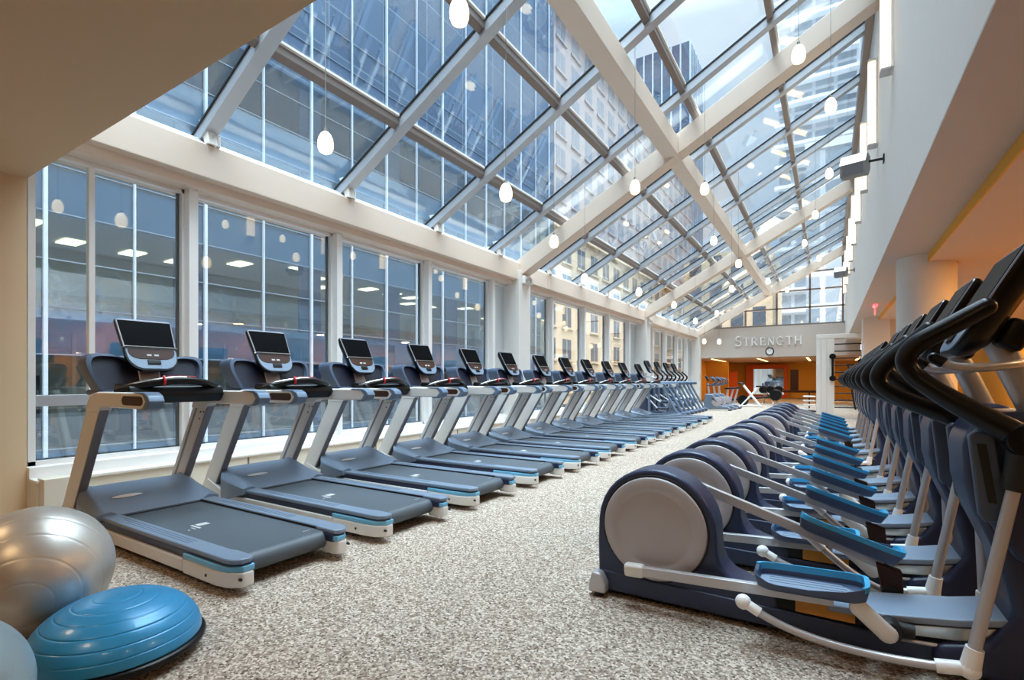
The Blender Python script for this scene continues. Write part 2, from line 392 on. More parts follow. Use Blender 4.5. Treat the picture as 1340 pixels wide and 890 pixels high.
# ------------------------------------------------------------------ console shared by the machines
def frame(o, v, w):
    v, w = Vector(v).normalized(), Vector(w).normalized(); u = v.cross(w)
    return Matrix(((u.x, v.x, w.x, o[0]), (u.y, v.y, w.y, o[1]), (u.z, v.z, w.z, o[2]), (0, 0, 0, 1)))
def outline(hw, n=5):
    """rounded console outline from half-widths [(v, half-width)...]"""
    R = spline([(h, v, 0) for v, h in hw], 3)
    return [(p.x, p.y) for p in R]+[(-p.x, p.y) for p in reversed(R)]
def console(root, mt, name='console'):
    O = outline([(0, .09), (.025, .15), (.09, .192), (.2, .2), (.34, .211), (.44, .216), (.462, .205), (.468, .18)])
    cx = lambda k, w, dv=0: [(a*k, .22+(b-.22)*k+dv, w) for a, b in O]
    sh = MB().rings([cx(.62, -.085), cx(.86, -.06), cx(.985, -.02), cx(1, .0), cx(.985, .012)]).xf(mt).build(name, 'black', root, .9)
    MB().prism([(-.2, .205), (.2, .205), (.212, .44), (.2, .458), (.17, .463), (-.17, .463), (-.2, .458), (-.212, .44)], .006, .018, 'z', .006).xf(mt).build('bezel', 'warm_grey', sh)
    MB().prism([(-.188, .212), (.188, .212), (.202, .447), (-.202, .447)], .016, .0205, 'z', .002).xf(mt).build('screen', 'screen', sh)
    lo = outline([(.012, .09), (.035, .14), (.09, .18), (.17, .19), (.19, .188)])
    MB().prism(lo, .008, .018, 'z', .004).xf(mt).build('control_face', 'slate', sh)
    pn = outline([(.098, .1), (.12, .155), (.165, .176), (.19, .17)])
    MB().prism(pn, .014, .0215, 'z').xf(mt).build('display_strip', 'panel_brown', sh)
    MB().span((-.045, .125, .02), (-.01, .14, .023)).span((.01, .125, .02), (.045, .14, .023)).xf(mt).build('readout', 'mark', sh)
    MB().span((-.05, .05, .016), (.05, .092, .026), .006).xf(mt).build('keypad', 'black', sh)
    MB().tube([(-.21, .2, .012), (-.19, .203, .03), (.19, .203, .03), (.21, .2, .012)], .005, 6, smooth=False).xf(mt).build('reading_ledge', 'steel', sh)
    MB().span((-.055, .455, .0), (.055, .464, .014), .003).xf(mt).build('top_plate', 'silver', sh)
    return sh

# ------------------------------------------------------------------ treadmill (first one centred on y = 1.95)
def make_treadmill(loc, label):
    t = thing('treadmill', label, 'treadmill', loc, 0, 'treadmills facing the windows')
    T = Matrix.Translation((4.0, 0, 0))
    def B(mb, name, mat, parent=t, sharp=.6): return mb.xf(T).build(name, mat, parent, sharp)
    base = B(MB().span((-5.05, -.3, .035), (-2.98, .3, .12), .01).span((-5.1, -.38, .03), (-4.85, .38, .1), .01), 'base_frame', 'matte')
    for s in (-1, 1):
        for x in (-3.05, -4.95): B(MB().cyl((x, s*.33, 0), (x, s*.33, .06), .03), 'rubber_foot', 'rubber', base)
    r = .058; z = .186
    pr = [(-4.75, z), (-2.85, z)]+[(-2.85+r*math.sin(a), z-r+r*math.cos(a)) for a in [PI*k/10 for k in range(1, 11)]]+[(-4.75, z-2*r)]
    bl = B(MB().prism(pr, -.285, .285), 'running_belt', 'belt')
    B(MB().span((-3.62, -.2, z), (-3.6, -.19, z+.001)).span((-3.66, -.16, z), (-3.6, -.152, z+.001)).span((-3.72, -.135, z), (-3.6, -.12, z+.001))
      .span((-3.72, -.105, z), (-3.66, -.03, z+.001)).span((-2.93, .19, z), (-2.925, .25, z+.001)), 'belt_marking', 'mark', bl)
    B(MB().cyl((-2.855, -.305, z-r), (-2.855, .305, z-r), .045), 'rear_roller', 'rubber')
    for s in (-1, 1):
        y0, y1 = (.288, .405)
        po = [(-4.6, y0), (-2.93, y0), (-2.88, y0-.012), (-2.72, y0-.012), (-2.695, y0+.02), (-2.70, y1-.045), (-2.74, y1-.01), (-2.80, y1), (-4.6, y1)]
        po = [(a, s*b) for a, b in po]
        rl = B(MB().prism(po, .178, .208, 'z', .009), 'side_rail', 'slate')
        g = MB()
        for k in range(3): g.span((-4.3+.1*k, s*(.32+.022*k), .2075), (-3.25, s*(.325+.022*k), .209))
        B(g, 'tread_groove', 'slate_dark', rl)
        B(MB().span((-4.6, s*.283, .17), (-2.9, s*.289, .2)), 'belt_gap', 'rubber', rl)
        pi = [(a if a > -4.5 else a, b) for a, b in [(p[0]-.012 if p[0] > -2.9 else p[0], p[1]-s*.008) for p in po]]
        B(MB().prism(pi, .128, .178, 'z', .004), 'rail_skirt', 'housing')
        B(MB().prism([(-5.14, .2), (-5.05, .25), (-4.90, .2), (-4.72, .135), (-3.23, .132), (-3.23, .055), (-4.98, .05), (-5.14, .1)], s*.36, s*.418, 'y', .008), 'lower_cover', 'silver_white')
        ce = [(-3.225, y0+.03), (-3.225, y1+.015), (-2.86, y1+.015), (-2.76, y1), (-2.69, y1-.05), (-2.69, y0+.0), (-2.74, y0-.012), (-2.85, y0-.012), (-2.85, y0+.03)]
        cap = B(MB().prism([(a, s*b) for a, b in ce], .045, .135, 'z', .014), 'rail_end_cap', 'silver_white')
        B(MB().prism([(a if a < -3 else a-.004, s*(b-.004)) for a, b in ce if True], .134, .165, 'z', .004), 'cyan_strip', 'cyan_soft', cap)
        B(MB().cyl((-2.70, s*.37, .1), (-2.684, s*.37, .1), .009, 10), 'screw', 'rubber', cap)
        B(MB().cyl((-2.95, s*.415, .09), (-2.95, s*.424, .09), .009, 10), 'screw', 'rubber', cap)
    # motor hood with low wings over the rails
    prof = [(-5.08, .06), (-5.10, .2), (-5.07, .29), (-4.99, .345), (-4.90, .36), (-4.79, .338), (-4.62, .272), (-4.42, .2), (-4.42, .17)]
    R = []
    for y, k, dx in ((-.432, .30, .06), (-.425, .5, .05), (-.39, .72, .03), (-.345, .9, .01), (-.29, .985, 0), (-.15, 1, 0), (.15, 1, 0), (.29, .985, 0), (.345, .9, .01), (.39, .72, .03), (.425, .5, .05), (.432, .30, .06)):
        R.append([(max(a, -4.9+(abs(y)-.34)*1.2) if abs(y) > .34 else a+(dx if a > -4.7 else 0), y, (.17+(b-.17)*k if b > .17 else b)+(.035 if abs(y) > .33 and b > .17 else 0)) for a, b in prof])
    hd = B(MB().rings(R), 'motor_hood', 'slate', sharp=.9)
    B(MB().ball((0, 0, 0), (.022, .105, .005), 16, 8).xf(Matrix.Translation((-4.655, -.15, .289)) @ Euler((0, math.radians(20), 0)).to_matrix().to_4x4()), 'badge', 'badge', hd)
    B(MB().span((-4.43, -.3, .172), (-4.4, .3, .19)), 'hood_gap', 'rubber', hd)
    for s in (-1, 1):
        y0, y1 = s*.346, s*.41
        up = B(MB().prism([(-5.15, .19), (-4.94, .19), (-4.445, .98), (-4.67, .98)], y0, y1, 'y', .008), 'upright', 'silver_white')
        B(MB().prism([(-4.945, .19), (-4.928, .19), (-4.433, .98), (-4.45, .98)], y0+s*.004, y1-s*.004), 'rear_face', 'warm_grey', up)
        B(MB().prism([(-5.08, .22), (-5.05, .22), (-4.59, .97), (-4.62, .97)], y0-s*.002, y0+s*.001), 'groove', 'warm_grey', up)
        for x, zz in ((-4.54, .93), (-4.49, .93), (-4.56, .87)): B(MB().cyl((x, y0-s*.004, zz), (x, y0, zz), .008, 8), 'bolt', 'rubber', up)
        pa = [(-4.68, .96), (-4.645, 1.04), (-4.59, 1.095), (-4.47, 1.117), (-3.74, 1.117), (-3.69, 1.1), (-3.672, 1.062), (-3.69, 1.025), (-3.74, 1.008), (-4.36, 1.008), (-4.42, .995), (-4.455, .96)]
        arm = B(MB().prism(pa, s*.332, s*.415, 'y', .012), 'handrail', 'silver_white')
        B(MB().prism([(-3.9, 1.122), (-3.72, 1.122), (-3.665, 1.1), (-3.64, 1.062), (-3.665, 1.018), (-3.72, 1.0), (-3.83, 1.0), (-3.74, 1.02), (-3.70, 1.062), (-3.74, 1.104)], s*.325, s*.421, 'y', .008), 'end_grip', 'arm_blue', arm)
        B(MB().prism([(-4.02, 1.094), (-3.77, 1.094), (-3.748, 1.084), (-3.738, 1.062), (-3.748, 1.042), (-3.77, 1.032), (-4.02, 1.032), (-4.042, 1.042), (-4.052, 1.062), (-4.042, 1.084)], s*.412, s*.4165, 'y'), 'recess', 'panel_brown', arm)
    B(MB().prism([(-4.46, 1.03), (-4.2, 1.03), (-4.14, 1.09), (-4.17, 1.16), (-4.4, 1.18)], -.334, .334, 'y', .015), 'crossbar', 'black')
    hb = B(MB().tube([(-4.28, -.37, 1.12), (-4.2, -.3, 1.15), (-4.12, -.1, 1.195), (-4.12, .1, 1.195), (-4.2, .3, 1.15), (-4.28, .37, 1.12)], [.014, .024, .03, .03, .024, .014], 10), 'front_handlebar', 'black')
    B(MB().tube([(-4.26, -.34, 1.148), (-4.17, -.27, 1.187), (-4.1, -.08, 1.222), (-4.1, .02, 1.224)], .007, 6), 'highlight_strip', 'steel', hb)  # steel strip stands in for the highlight along the bar
    B(MB().tube([(-4.11, -.13, 1.232), (-4.088, -.13, 1.2), (-4.1, -.13, 1.165)], .01, 6).tube([(-4.115, -.1, 1.23), (-4.113, .0, 1.232), (-4.115, .1, 1.228)], .005, 6), 'stop_cord', 'red')
    B(MB().span((-4.26, .12, 1.06), (-4.2, .33, 1.1), .018), 'side_grip', 'navy_deep')
    B(MB().span((-4.85, -.36, 1.085), (-4.38, .36, 1.13), .02), 'dash', 'navy')
    # winged tray behind the console
    ol = spline([(-.35, 1.12, 0), (-.40, 1.25, 0), (-.415, 1.35, 0), (-.37, 1.405, 0), (-.22, 1.40, 0), (-.1, 1.34, 0), (.1, 1.34, 0), (.22, 1.40, 0), (.37, 1.405, 0), (.415, 1.35, 0), (.40, 1.25, 0), (.35, 1.12, 0)], 3)
    def rg(k, x): return [(x-(p.y-1.12)*.35, p.x*k, 1.14+(p.y-1.14)*k if k < 1 else p.y) for p in ol]
    tr = B(MB().rings([rg(.96, -4.79), rg(1, -4.68), rg(1, -4.58), rg(.93, -4.57), rg(.9, -4.6)], caps=False), 'tray_rim', 'slate_dark', sharp=.9)
    B(MB().rings([rg(.9, -4.6), rg(.86, -4.74), rg(.3, -4.75)]), 'tray_bowl', 'navy_deep', tr, .9)
    B(MB().box((-4.74, -.24, 1.23), (.03, .13, .15), .012, (0, -.33, 0)).box((-4.74, .24, 1.23), (.03, .13, .15), .012, (0, -.33, 0)), 'bottle_pocket', 'navy', tr)
    B(MB().box((-4.68, 0, 1.25), (.07, .16, .3), .015, (0, -.4, 0)), 'console_neck', 'silver')
    cs_ = console(t, T @ frame((-4.545, 0, 1.275), (-.47, 0, .883), (.883, 0, .47)) @ Matrix.Diagonal((.95, 1.02, 1, 1)))
    return t

TMX = [150, 324, 446, 536, 604, 655, 700, 734, 763, 790, 812, 833]
TMY = [(F*4.78/(cs*(1084.5-x))-sn*4.78)/cs+.215 for x in TMX]
tm = None
for i, y in enumerate(TMY):
    lab = ('grey treadmill behind the silver exercise ball, first of the row along the windows', 'grey treadmill just beyond the one behind the silver ball, second of the row')[i] if i < 2 else \
          ('grey treadmill with blank black screen, %s along the window row from the silver ball' % ORD[i] if i < 11 else 'grey treadmill at the far end of its row, next to the cross trainers')
    if tm is None: tm = make_treadmill((-4.06, y, 0), lab)
    else: dup(tm, (-4.06, y, 0), lab)

# ------------------------------------------------------------------ elliptical trainer (written round its own centre line, x as in the room)
def pedal(root, mt, side, with_roller=True):
    """footplate along local x 0..0.44, z up; side = direction of the machine's centre line"""
    n = 28; hw, L = .085, .44
    def rr(k, z, lift=0):
        out = []
        for i in range(n):
            a = 2*PI*i/n; c, s_ = math.cos(a), math.sin(a); e = .35
            x = L/2+(L/2*k)*math.copysign(abs(c)**e, c); y = hw*k*math.copysign(abs(s_)**e, s_)
            fr = max(0, (x-L*.68)/(L*.32)); bk = max(0, (L*.16-x)/(L*.16)); ib = max(0, min(1, .5+side*y/hw*1.2))
            out.append((x, y, z+lift*max(ib, .95*fr, .8*bk)))
        return out
    body = MB().rings([rr(.84, -.012), rr(.94, -.002), rr(.985, .014, .02), rr(1.0, .02, .042), rr(.935, .02, .042), rr(.9, .006, .012)]).xf(mt).build('pedal', 'pedal_navy', root, .9)
    MB().rings([rr(.91, .0), rr(.9, .0165)]).xf(mt).build('footbed', 'footbed', body, .9)
    q = [rr(1.006, .018, .026), rr(1.008, .024, .044), rr(.925, .024, .044), rr(.915, .016, .022)]
    idx = [i for i in range(n) if side*q[0][i][1] > .3*hw or q[0][i][0] > L*.95]
    idx.sort(key=lambda i: math.atan2(q[0][i][1]*side+hw*.6, q[0][i][0]-L/2))
    MB().rings([[k[i] for k in q] for i in idx]).xf(mt).build('rim', 'cyan', body)
    g = MB()
    for k in range(3): g.span((.06, -.03+.03*k, .0155), (.36, -.026+.03*k, .0175))
    g.xf(mt).build('tread_line', 'slate_dark', body)
    return body

def make_elliptical(loc, label):
    t = thing('elliptical_trainer', label, 'elliptical trainer', loc, 0, 'elliptical trainers in the row facing the aisle')
    def B(mb, name, mat, parent=t, sharp=.6): return mb.build(name, mat, parent, sharp)
    # base and feet
    B(MB().prism([(-1.1, .03), (.8, .03), (.8, .14), (.3, .115), (-.3, .125), (-1.1, .14)], -.115, .115, 'y', .012), 'base_rail', 'navy')
    for x, w in ((-1.09, .17), (.74, .26)):
        ft = B(MB().prism([(x-.05, .025), (x+.05, .025), (x+.05, .08), (x+.02, .135), (x-.03, .135), (x-.05, .06)], -w, w, 'y', .012), 'stabilizer_foot', 'silver')
        for s in (-1, 1): B(MB().cyl((x, s*(w-.04), 0), (x, s*(w-.04), .03), .026, 14), 'rubber_pad', 'rubber', ft)
        B(MB().cyl((x-.053, -w+.04, .055), (x-.048, -w+.04, .055), .009, 8), 'bolt', 'rubber', ft)
    # flywheel housing: arch round the wheel running down into a tail
    cx, cz, r = -.79, .41, .315
    pts = [(-1.105, .12), (-1.11, .3)]+[(cx-r*math.cos(a), cz+r*math.sin(a)) for a in [PI*(.02+.98*k/16) for k in range(17)]]
    pts += [(-.472, .33), (-.455, .27), (-.41, .225), (-.33, .195), (-.2, .18), (-.2, .1), (-1.1, .1)]
    hs = B(MB().prism(pts, -.105, .105, 'y', .035, 3), 'flywheel_housing', 'navy', sharp=.9)
    for s in (-1, 1):
        B(MB().lathe([(.24, -.01), (.285, -.01), (.285, .006), (.281, .009), (.24, .009)], (cx, s*.1, cz), (0, s, 0), 40), 'seal_ring', 'rubber', hs)
        B(MB().lathe([(.001, 0), (.273, 0), (.273, .014), (.266, .024), (.225, .028), (.205, .014), (.19, .0125), (.001, .0125)], (cx, s*.1, cz), (0, s, 0), 48), 'side_disc', 'disc', sharp=.35)
    # pedal levers
    def lever(a, b, y, up):
        d = Vector((b[0]-a[0], 0, b[1]-a[1])); L = d.length; an = -math.atan2(d.z, d.x)
        m = Matrix.Translation((a[0], y, a[1])) @ Euler((0, an, 0)).to_matrix().to_4x4()
        lv = B(MB().span((0, -.018, -.024), (L, .018, .024), .004).xf(m), 'pedal_lever', 'silver')
        B(MB().span((-.05, -.03, -.034), (.055, .03, .034), .016).xf(m), 'end_knob', 'silver_white', lv)
        return m, L
    near = lever((-.87, .2), (.02, .245), -.185, 0)
    far = lever((-.68, .625), (.22, .325), .185, 1)
    pm = Matrix.Translation((-.29, -.185, .268)) @ Euler((0, math.radians(-2), 0)).to_matrix().to_4x4()
    pf = Matrix.Translation((-.135, .185, .475)) @ Euler((0, math.radians(17.5), 0)).to_matrix().to_4x4()
    pedal(t, pm, 1); pedal(t, pf, -1)
    # roller arms and rollers on the ramp
    B(MB().tube([(.11, -.235, .25), (.205, -.235, .165)], .036, 12, smooth=False, flat=.5).ball((.205, -.235, .165), (.037, .018, .037), 14, 8).ball((.11, -.235, .25), (.037, .018, .037), 14, 8), 'roller_arm', 'silver_white')
    B(MB().cyl((.215, -.23, .17), (.215, -.145, .17), .043, 16, .008).cyl((.215, -.16, .17), (.3, -.16, .165), .03, 10), 'roller', 'rubber')
    B(MB().prism([(.19, .34), (.29, .31), (.3, .18), (.22, .18)], .15, .2, 'y', .006), 'roller_arm', 'panel_brown')
    B(MB().cyl((.25, .145, .205), (.25, .22, .205), .04, 16, .008), 'roller', 'rubber')
    # ramp: slate cover over a steel track, dark body with an amber label
    B(MB().prism([(-.3, .12), (.2, .12), (.2, .16), (.1, .195), (-.3, .215)], -.1, .1, 'y', .01), 'ramp_body', 'matte')
    B(MB().span((-.13, -.1035, .128), (.1, -.1, .188), .0).xf(Matrix.Identity(4)), 'label_plate', 'amber')
    B(MB().prism([(.0, .172), (.2, .176), (.45, .212), (.74, .282), (.74, .314), (.45, .244), (.2, .208), (.0, .2)], -.135, .135, 'y', .008), 'ramp_cover', 'footbed')
    B(MB().prism([(.22, .128), (.45, .15), (.76, .222), (.76, .275), (.45, .206), (.22, .17)], -.12, .12, 'y', .004), 'ramp_track', 'steel')
    B(MB().tube([(.2, -.13, .112), (.5, -.13, .132), (.76, -.13, .19)], .008, 6).tube([(.2, .13, .112), (.5, .13, .132), (.76, .13, .19)], .008, 6), 'track_rod', 'silver')
    # swing links, poles and moving handles
    for s, path, lo in ((-1, [(-.33, .19), (-.24, .145), (-.12, .108), (.04, .088), (.22, .088), (.4, .105)], (.45, .115)),
                        (1, [(-.1, .40), (.0, .31), (.12, .22), (.26, .16), (.42, .145), (.55, .15)], (.6, .16))):
        y = s*.275
        lk = B(MB().tube([(a, y, b) for a, b in path], .017, 10), 'swing_link', 'silver')
        a, b = Vector((path[0][0], y, path[0][1])), Vector((path[1][0], y, path[1][1]))
        B(MB().ball(a, .034, 14, 9).cyl(a, a+(b-a)*.75, .023, 12), 'ball_joint', 'badge', lk)
        up = Vector((.10, 0, .63)) if s < 0 else Vector((.0, 0, .63))
        P0 = Vector((lo[0], y, lo[1])); P1 = Vector((.575, s*.275, .83)); ax = (P1-P0).normalized()
        jt = B(MB().tube([(path[-1][0]-.05, y, path[-1][1]-.004), (lo[0]-.01, y, lo[1])], .026, 12, smooth=False).ball(P0, .036, 14, 9).tube([P0, P0+ax*.085], [.034, .029], 12, smooth=False), 'elbow_joint', 'badge', lk)
        pl = B(MB().tube([P0+ax*.06, P1], .0215, 14, smooth=False), 'pole', 'silver')
        B(MB().tube([P1-ax*.03, P1+ax*.12], [.036, .046], 16, smooth=False), 'pole_socket', 'rubber', pl)
        hp = [(.605, .985), (.47, 1.075), (.36, 1.155), (.285, 1.225), (.262, 1.285), (.30, 1.345), (.40, 1.41), (.50, 1.475)]
        if s > 0:
            q = math.radians(12); hp = [(.605+(a-.605)*math.cos(q)-(b-.985)*math.sin(q), .985+(a-.605)*math.sin(q)+(b-.985)*math.cos(q)) for a, b in hp]
        hd = B(MB().tube([(a, y+s*.0 - s*.02*min(1, k/3), b) for k, (a, b) in enumerate(hp)], [.05, .043, .038, .036, .036, .037, .037, .034], 14, 5).ball((hp[-1][0], y-s*.02, hp[-1][1]), .034, 14, 8), 'moving_handle', 'black', t, .9)
        B(MB().lathe([(.001, -.045), (.055, -.045), (.062, -.03), (.062, .03), (.055, .045), (.001, .045)], (.6, y, .985), (0, 1, 0), 24), 'pivot_cap', 'black', hd, .35)
    # front housing, vents, post, fixed bars, console
    fh = [(.36, .13), (.52, .17), (.6, .3), (.56, .5), (.485, .68), (.455, .8), (.45, .97), (.49, 1.04), (.57, 1.08), (.74, 1.085), (.8, 1.05), (.83, .9), (.835, .03), (.36, .03)]
    ho = B(MB().prism(fh, -.16, .16, 'y', .04, 3), 'front_housing', 'housing', sharp=.9)
    B(MB().prism([(.475, 1.0), (.52, .66), (.6, .52), (.79, .52), (.8, .98), (.76, 1.04), (.5, 1.04)], -.222, .222, 'y', .035, 3), 'pivot_cover', 'housing', ho, .9)
    for s in (-1, 1):
        v = B(MB().prism([(.455, .99), (.475, 1.01), (.53, 1.0), (.565, .71), (.55, .67), (.5, .665), (.485, .69)], s*.19, s*.232, 'y', .008), 'side_vent', 'slate_dark', ho)
        B(MB().prism([(.478, .96), (.505, .96), (.535, .74), (.51, .74)], s*.2, s*.235), 'vent_slot', 'rubber', v)
    B(MB().tube([(.76, 0, .95), (.70, 0, 1.06), (.575, 0, 1.38)], .048, 16, smooth=False, flat=.8), 'console_post', 'silver')
    B(MB().tube([(.36, -.21, 1.285), (.41, -.215, 1.255), (.5, -.2, 1.25), (.62, -.1, 1.265), (.635, 0, 1.27), (.62, .1, 1.265), (.5, .2, 1.25), (.41, .215, 1.255), (.36, .21, 1.285)], .018, 10), 'fixed_handlebar', 'silver')
    for s in (-1, 1): B(MB().ball((.355, s*.21, 1.289), .022, 12, 8).tube([(.35, s*.21, 1.292), (.385, s*.212, 1.268)], .022, 10, smooth=False), 'grip_cap', 'black')
    B(MB().box((.62, 0, 1.38), (.09, .2, .12), .02, (0, .45, 0)), 'console_bracket', 'black')
    console(t, frame((.425, 0, 1.305), (.47, 0, .88), (-.88, 0, .47)))
    return t
ELY = [2.8+.81*k for k in range(6)]+[8.44+.81*k for k in range(6)]
el = None
for i, y in enumerate(ELY):
    if i == 0: lab = 'elliptical trainer with its whole grey flywheel disc in view, first of its row'
    elif i < 6: lab = 'elliptical trainer, %s of six standing before the gap in the row' % ORD[i]
    else: lab = 'elliptical trainer, %s of six standing after the gap, toward the white rack' % ORD[i-6]
    if el is None: el = make_elliptical((0, y, 0), lab)
    else: dup(el, (0, y, 0), lab)
# ------------------------------------------------------------------ balls by the pillar
def ribbed_ball(name, c, r, mat, axis, label, cat, parent=None, ribs=9):
    n = 64; prof = []
    for i in range(241):
        a = PI*i/240; rr = r*math.sin(a); h = -r*math.cos(a)
        g = .0011*max(0, math.cos(a*ribs*2))**30
        k = 1-g/r
        prof.append((rr*k, h*k))
    o = MB().lathe(prof, (0, 0, 0), axis, n).build(name, mat, parent, 1.2, c)
    return tag(o, label, cat)
ribbed_ball('exercise_ball', (-3.17, .84, .30), .30, 'ballsilver', (-.9, .38, .22), 'shiny silver exercise ball on the carpet beside the first treadmill', 'exercise ball')
ribbed_ball('exercise_ball', (-2.24, .34, .25), .25, 'ballblue', (.3, -.5, .8), 'pale blue-grey exercise ball cut off by the bottom corner, beside the blue half ball', 'exercise ball')
bs = thing('balance_trainer', 'blue rubber half ball balance trainer on a black base, in front of the silver ball', 'balance trainer', (-2.61, .96, 0))
MB().lathe([(.001, .0), (.20, .0), (.235, .02), (.325, .045), (.33, .06), (.322, .072), (.30, .075), (.001, .07)], n=56).build('base_platform', 'black', bs, .5)
pr = []
for i in range(141):
    a = PI/2*i/140; k = 1-.0028/.3*max(0, math.cos(a*28))**24
    pr.append((.312*math.cos(a)**.85*k if i < 140 else .001, .075+.2*math.sin(a)*k))
MB().lathe(pr, n=64).build('dome', 'domeblue', bs, 1.2)

# ------------------------------------------------------------------ lamps
for k in range(9):
    y = 7.95+2.4*k
    t = thing('wall_tube_lamp', 'tall warm tube lamp on the bulkhead wall, %s from the top picture edge' % ORD[k], 'wall lamp', (XR, y, 5.1), 0, 'tube lamps along the bulkhead wall')
    MB().span((-.03, -.12, 0), (0, .12, 1.4), .004).build('backplate', 'white', t)
    MB().span((-.13, -.09, .02), (-.03, .09, 1.38), .02).build('diffuser', 'tube', t)
    for z in (-.01, 1.38): MB().span((-.135, -.1, z), (-.02, .1, z+.03), .004).build('end_cap', 'silver', t)

PEND = [  # pixel x, pixel y, distance, what singles it out
 (426, 187, 4.9, 'hanging low in the first skylight bay, above the eaves beam'),
 (601, 15, 3.8, 'largest one, cut close to the top edge of the picture'),
 (662, 252, 5.8, 'hanging before the lowest purlin, above the third treadmill screen'),
 (725, 316, 8.2, 'hanging beside the foot of the first big cream beam'),
 (831, 245, 7.4, 'hanging under the middle of the first big cream beam'),
 (1045, 71, 5.9, 'hanging high below the upper part of the first big cream beam'),
 (1087, 138, 7.2, 'hanging against the far tower, above the grey speaker'),
 (922, 247, 8.9, 'hanging against the long lengthwise beam in the middle of the skylight'),
 (1085, 227, 10.5, 'hanging just beside the large grey speaker'),
 (1067, 281, 12.5, 'hanging below the upper end of the second big cream beam'),
 (765, 365, 10.2, 'hanging over the eaves beam beyond the first column'),
 (836, 382, 12.4, 'hanging over the eaves beam just before the second column'),
 (934, 315, 11.8, 'hanging beside the crossing of the long and second big beams'),
 (966.5, 345, 12.7, 'hanging by the lower stretch of the long beam'),
 (957.5, 378, 15, 'hanging below the long beam, near the far cream beam'),
 (882, 399, 15.5, 'hanging beside the foot of the second big cream beam'),
 (1052.8, 318, 15.5, 'hanging before the top purlin near the far cream beam'),
 (1005, 368, 17.4, 'hanging where the long beam meets the far cream beam'),
 (1071.7, 338, 17, 'hanging in front of the upper part of the far cream beam'),
 (938, 410, 18, 'hanging before the lower part of the far cream beam'),
 (910, 420, 17.5, 'hanging over the eaves at the far end of the windows'),
 (1030, 379, 20, 'hanging in front of the clerestory window bars'),
 (1077, 375, 21, 'hanging in front of the clerestory window near the tube lamps'),
 (921.6, 446.6, 20, 'hanging before the end wall, beside the far corner column'),
 (941, 447, 20, 'hanging before the end wall, close to the lettering'),
]
pend = None
for px, py, d, lab in PEND:
    a, b = (px-670)/F, (498-py)/F
    p = Vector(((a*cs-sn)*d, (a*sn+cs)*d, EYE+b*d))
    zt = zs(min(p.x, XR-.15))-.02
    p.z = min(p.z, zt-.45)
    lab = 'glowing egg-shaped pendant lamp '+lab
    if pend is None:
        pend = thing('pendant_lamp', lab, 'pendant lamp', p, 0, 'pendant lamps under the skylight')
        MB().lathe([(.001, -.105), (.03, -.103), (.058, -.085), (.071, -.05), (.074, -.01), (.066, .04), (.048, .08), (.028, .1), (.001, .104)], n=24).build('shade', 'lamp', pend, 1.2)
        MB().cyl((0, 0, .098), (0, 0, .14), .018, 12).build('socket', 'steel', pend)
        q = pend
    else:
        q = pend.copy(); C.objects.link(q); q.location = p; q['label'] = lab
        for ch in pend.children:
            if ch.name.startswith('cord'): continue
            c = ch.copy(); C.objects.link(c); c.parent = q
    MB().cyl((0, 0, .13), (0, 0, zt-p.z), .0035, 6).build('cord', 'steel', q)

# ------------------------------------------------------------------ speakers on the bulkhead wall
for i, (y, z, s) in enumerate(((9.1, 4.42, 1.0), (18.9, 4.62, 1.0))):
    t = thing('wall_speaker', ('large grey loudspeaker bracketed to the bulkhead wall before the first tube lamps', 'small-looking grey loudspeaker farther along the bulkhead wall, before the clerestory window')[i], 'loudspeaker', (XR, y, z), 0, 'loudspeakers on the bulkhead wall')
    m = Euler((0, 0, -.25)).to_matrix().to_4x4(); m.translation = Vector((-.36, 0, -.03))
    MB().prism([(-.13, .0), (-.03, .15), (.16, .15), (.16, -.06), (.06, -.17), (-.09, -.17)], -.17, .17, 'x', .025).xf(m).build('cabinet', 'spk', t)
    MB().prism([(-.138, .0), (-.038, .158), (.12, .158), (.12, .15), (-.033, .15), (-.13, .0)], -.165, .165, 'x', .003).xf(m).build('top_plate', 'silver_white', t)
    MB().prism([(-.134, -.02), (-.13, -.02), (-.09, -.15), (-.096, -.15)], -.13, .13, 'x').xf(m).build('grille', 'warm_grey', t)
    MB().box((-.11, 0, .0), (.22, .03, .03), .004).box((-.01, 0, 0), (.02, .1, .12), .004).build('bracket', 'black', t)
for i, y in enumerate((10.08, 19.56)):
    t = thing('mounted_emergency_light', 'small white emergency light on the %s white window column' % ('first', 'second')[i], 'emergency light', (-5.93, y+.02, 3.5), 0, 'emergency lights on the window columns')
    MB().span((0, -.17, -.09), (.09, .17, .09), .015).build('housing', 'white', t)
    for y in (-.09, .09): MB().cyl((.09, y, 0), (.11, y, 0), .05, 16).build('lamp_head', 'silver', t)
t = thing('exit_sign', 'red edge-lit exit sign hanging from the soffit before the square pier', 'exit sign', (.97, 15.2, 3.045))
MB().span((-.04, -.17, -.05), (.04, .17, 0), .006).build('canopy', 'exit', t)
MB().span((-.008, -.16, -.27), (.008, .16, -.05), .002).build('sign_plate', 'silver_white', t)
g = MB()
def stroke(g, pts, w, zf):
    for a, b in zip(pts[:-1], pts[1:]):
        a, b = Vector(a), Vector(b); d = (b-a); L = d.length
        if L < 1e-6: continue
        n = Vector((-d.y, d.x))/L*w/2
        g.faces([zf(a-n, s) for s in (0, 1)]+[zf(b-n, s) for s in (0, 1)]+[zf(b+n, s) for s in (0, 1)]+[zf(a+n, s) for s in (0, 1)],
                [(0, 2, 4, 6), (7, 5, 3, 1), (0, 1, 3, 2), (2, 3, 5, 4), (4, 5, 7, 6), (6, 7, 1, 0)])
